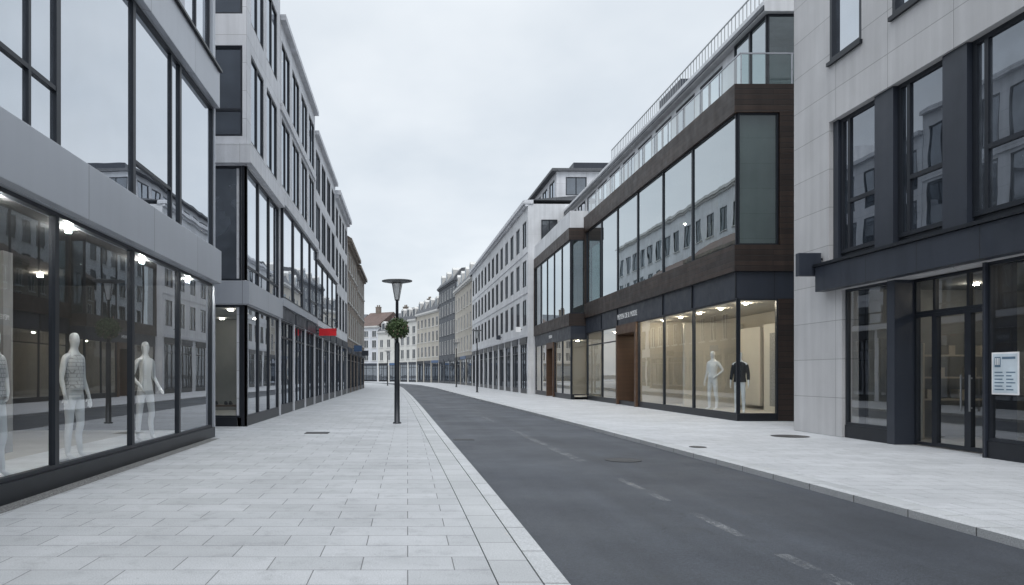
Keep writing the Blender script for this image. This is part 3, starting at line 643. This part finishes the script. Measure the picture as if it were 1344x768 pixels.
v,f=leaves(2600,.055,.32,3); obj('foliage',mesh('fo',v,f,M['leaf']),e)
v,f=leaves(150,.04,.345,9); obj('flowers',mesh('fl',v,f,M['flower']),e)

# ------------------------------------------------------------ mannequins
def mannequin(label,loc,rz,scale=1,cloth='dress',mat='lace',pose=0,base=True):
    e=bpy.data.objects.new('mannequin',None); col.objects.link(e); e.location=loc; e.rotation_euler=(0,0,rz); e.scale=(scale,)*3; top(e,label,'mannequin')
    V=[];E=[];Rr=[]
    def a(p,r,par=None):
        V.append(p); Rr.append(r if isinstance(r,tuple) else (r,r))
        if par is not None: E.append((par,len(V)-1))
        return len(V)-1
    pel=a((0,0,.97),(.135,.095)); wa=a((0,0,1.12),(.10,.08),pel); ch=a((0,-.01,1.30),(.13,.09),wa); nb=a((0,.01,1.455),(.065,.055),ch)
    nk=a((0,.005,1.54),(.043,.045),nb); h1=a((0,-.012,1.60),(.055,.07),nk); h2=a((0,-.005,1.69),(.070,.085),h1); h3=a((0,.01,1.77),(.045,.055),h2)
    for s_ in(-1,1):
        sh=a((s_*.165,.01,1.425),(.05,.048),nb)
        if pose==1 and s_==1: el=(s_*.31,.06,1.19); wr=(s_*.17,-.06,1.03); dr=Vector((-.6,-.2,-.6))
        elif pose==2: el=(s_*.23,.06,1.15); wr=(s_*.20,-.12,.98); dr=Vector((0,-.6,-.7))
        else: el=(s_*.215,.03,1.14); wr=(s_*.235,-.05,.90); dr=Vector((.02*s_,-.15,-1))
        dr.normalize()
        eb=a(el,.037,sh); w_=a(wr,.024,eb); pm=Vector(wr)+dr*.075; P=a(tuple(pm),(.033,.018),w_)
        fwd=Vector((0,-1,0)) if abs(dr.y)<.7 else Vector((s_,0,0))
        for k in range(4):
            off=fwd*(-.028+.019*k); ln=(.06,.075,.08,.062)[k]
            q=pm+dr*.03+off; i1=a(tuple(q),.008,P); i2=a(tuple(q+dr*ln*.55+Vector((-s_*.004,0,0))),.0075,i1); a(tuple(q+dr*ln+Vector((-s_*.018,0,0))),.006,i2)
        t=pm-dr*.02+fwd*-.04; i1=a(tuple(t),.010,P); a(tuple(t+dr*.045+fwd*-.02),.008,i1)
        fx=.03*s_ if pose!=0 else 0
        hp=a((s_*.085,0,.90),(.085,.085),pel); kn_=a((s_*.095+fx,-.03 if s_*1>0 else .0,.50),(.052,.055),hp); cf=a((s_*.10+fx,.015,.36),(.05,.052),kn_)
        an=a((s_*.105+fx,.02 if s_<0 else -.02,.09),(.032,.035),cf); y_=.02 if s_<0 else -.02
        to=a((s_*.12+fx,y_-.10,.045),(.036,.026),an); a((s_*.125+fx,y_-.17,.03),(.026,.016),to)
    me=bpy.data.meshes.new('mannequin_body'); me.from_pydata(V,E,[]); me.update(); me.materials.append(M['mann'])
    o=obj('body',me,e); sk=o.modifiers.new('skin','SKIN'); sk.use_smooth_shade=True
    dat=me.skin_vertices[0].data
    for i,r in enumerate(Rr): dat[i].radius=r; dat[i].use_root=(i==0)
    sb=o.modifiers.new('s','SUBSURF'); sb.levels=1; sb.render_levels=2
    def loft(rings,seg=36,fold=0):
        v=[];f=[]
        for j,(z,rx,ry) in enumerate(rings):
            t=j/(len(rings)-1)
            for i in range(seg):
                an_=2*math.pi*i/seg; m_=1+fold*t*math.sin(an_*7+j*.3)+.02*math.sin(an_*3+j)
                v.append((rx*m_*math.cos(an_),ry*m_*math.sin(an_),z))
        for j in range(len(rings)-1):
            for i in range(seg):
                k=(i+1)%seg; f.append((j*seg+i,j*seg+k,(j+1)*seg+k,(j+1)*seg+i))
        return v,f
    if cloth is not None:
        if cloth=='top': rings=[(1.46,.10,.07),(1.43,.155,.085),(1.36,.162,.112),(1.28,.157,.117),(1.14,.118,.098),(1.05,.136,.113),(.98,.155,.12)]; fo=.02
        else: rings=[(1.48,.08,.07),(1.45,.165,.09),(1.36,.185,.125),(1.2,.165,.125),(1.08,.145,.12),(.98,.16,.125),(.90,.17,.135)]; fo=.03
        v,f=loft(rings,fold=fo); o=obj({'jacket':'jacket','top':'knitted_top'}[cloth],mesh('cl',v,f,M[mat],True),e); ss=o.modifiers.new('s','SUBSURF'); ss.levels=1; ss.render_levels=1
    if cloth=='jacket':
        for s_ in(-1,1):
            pts=[((s_*.165,.01,1.425),.066),(((s_*.31,.06,1.19) if (pose==1 and s_==1) else (s_*.215,.03,1.14)),.052),(((s_*.2,-.03,1.06) if (pose==1 and s_==1) else (s_*.233,-.03,.94)),.042)]
            me2=bpy.data.meshes.new('sleeve'); me2.from_pydata([p for p,_ in pts],[(0,1),(1,2)],[]); me2.materials.append(M[mat])
            so=obj('sleeve',me2,e); so.modifiers.new('k','SKIN').use_smooth_shade=True
            for i,(_,r) in enumerate(pts): me2.skin_vertices[0].data[i].radius=(r,r)
            z=so.modifiers.new('s','SUBSURF'); z.levels=1; z.render_levels=1
    if base:
        v,f=lathe([(.2,-.005),(.2,.006),(.19,.012)],24); obj('base_plate',mesh('bp',v,f,M['silver']),e)
    return e
mannequin('white mannequin in pale lattice top in shop window',(-4.97,10.9,.21),R(75),1.08,'top','lace',0)
mannequin('bare glossy white mannequin in shop window',(-4.97,13.85,.21),R(60),1.08,None,None,2)
mannequin('white mannequin in pale top beside shop window edge',(-4.97,8.78,.21),R(85),1.04,'top','lace',1)
mannequin('dark clothed mannequin deep inside the shop',(-6.6,9.9,.17),R(100),1.0,'jacket','blackcloth',1)
mannequin('white mannequin in white top in bright shop window',(10.85,26.0,.2),R(-60),1.2,'top','whitecloth',1)
mannequin('white mannequin in black jacket in shop window',(10.9,24.0,.2),R(-35),1.15,'jacket','blackcloth',0)
def shoe(x,y,z,rz):
    v,f=lathe([(.03,0),(.045,.01),(.045,.04),(.03,.06)],12); v=[(a*1.0,c*2.4-(.02 if zz>.03 else 0),zz+(.05 if c>.02 and zz>.03 else 0)) for a,c,zz in v]
    o=obj('shoe',mesh('shoe',v,f,M['blackcloth'],True),None,(x,y,z),rz); top(o,'dark leather shoe on the display table','shoe','shoes on the display table')
for k in range(4):
    for j in range(2): shoe(-4.6-.6-.42*k-.14*j,21.5,.601,R(180+random.uniform(-10,10)))

# ------------------------------------------------------------ world, sun, camera
w=bpy.data.worlds.new('World'); sc.world=w; w.use_nodes=True; nt=w.node_tree; nt.nodes.clear()
out=nt.nodes.new('ShaderNodeOutputWorld'); sky=nt.nodes.new('ShaderNodeTexSky'); sky.sky_type='NISHITA'; sky.sun_disc=False
EL,ROT=R(58),R(192)
sky.sun_elevation=EL; sky.sun_rotation=ROT
b1=nt.nodes.new('ShaderNodeBackground'); b1.inputs[1].default_value=.12; L(nt,sky.outputs[0],b1.inputs[0])
tc=nt.nodes.new('ShaderNodeTexCoord'); sp=nt.nodes.new('ShaderNodeSeparateXYZ'); L(nt,tc.outputs['Generated'],sp.inputs[0])
zz=mathn(nt,'ADD',mathn(nt,'MAXIMUM',sp.outputs[2],0.0),.28)
cb=nt.nodes.new('ShaderNodeCombineXYZ'); L(nt,mathn(nt,'DIVIDE',sp.outputs[0],zz),cb.inputs[0]); L(nt,mathn(nt,'DIVIDE',sp.outputs[1],zz),cb.inputs[1])
nf=noise(nt,cb.outputs[0],1.25,5,.52)
cr=nt.nodes.new('ShaderNodeValToRGB'); el=cr.color_ramp.elements
el[0].position=.36; el[0].color=(.60,.655,.71,1); el[1].position=.64; el[1].color=(.765,.805,.84,1)
L(nt,nf,cr.inputs[0])
# overcast sky is brighter towards the zenith
st=nt.nodes.new('ShaderNodeMapRange'); st.interpolation_type='SMOOTHSTEP'
for i,x in zip(('From Min','From Max','To Min','To Max'),(.42,.95,1.22,3.2)): st.inputs[i].default_value=x
L(nt,sp.outputs[2],st.inputs['Value'])
b2=nt.nodes.new('ShaderNodeBackground'); L(nt,st.outputs['Result'],b2.inputs[1]); L(nt,cr.outputs[0],b2.inputs[0])
mx=nt.nodes.new('ShaderNodeMixShader'); mx.inputs[0].default_value=.9; L(nt,b1.outputs[0],mx.inputs[1]); L(nt,b2.outputs[0],mx.inputs[2]); L(nt,mx.outputs[0],out.inputs[0])
sd=bpy.data.lights.new('sun','SUN'); sd.energy=1.4; sd.angle=R(30); sd.color=(1,.975,.95); so=bpy.data.objects.new('sun',sd); col.objects.link(so)
dirv=Vector((math.sin(ROT)*math.cos(EL),math.cos(ROT)*math.cos(EL),math.sin(EL)))
so.rotation_euler=dirv.to_track_quat('Z','Y').to_euler()
cam=bpy.data.cameras.new('camera'); cam.sensor_width=36; cam.lens=960/1344*36; cam.shift_x=137/1344; cam.shift_y=107/1344; cam.clip_end=2000
co=bpy.data.objects.new('camera',cam); col.objects.link(co); co.location=(0,0,1.5); co.rotation_euler=(R(90),0,0); sc.camera=co
sc.view_settings.view_transform='Standard'; sc.view_settings.look='None'; sc.view_settings.exposure=0
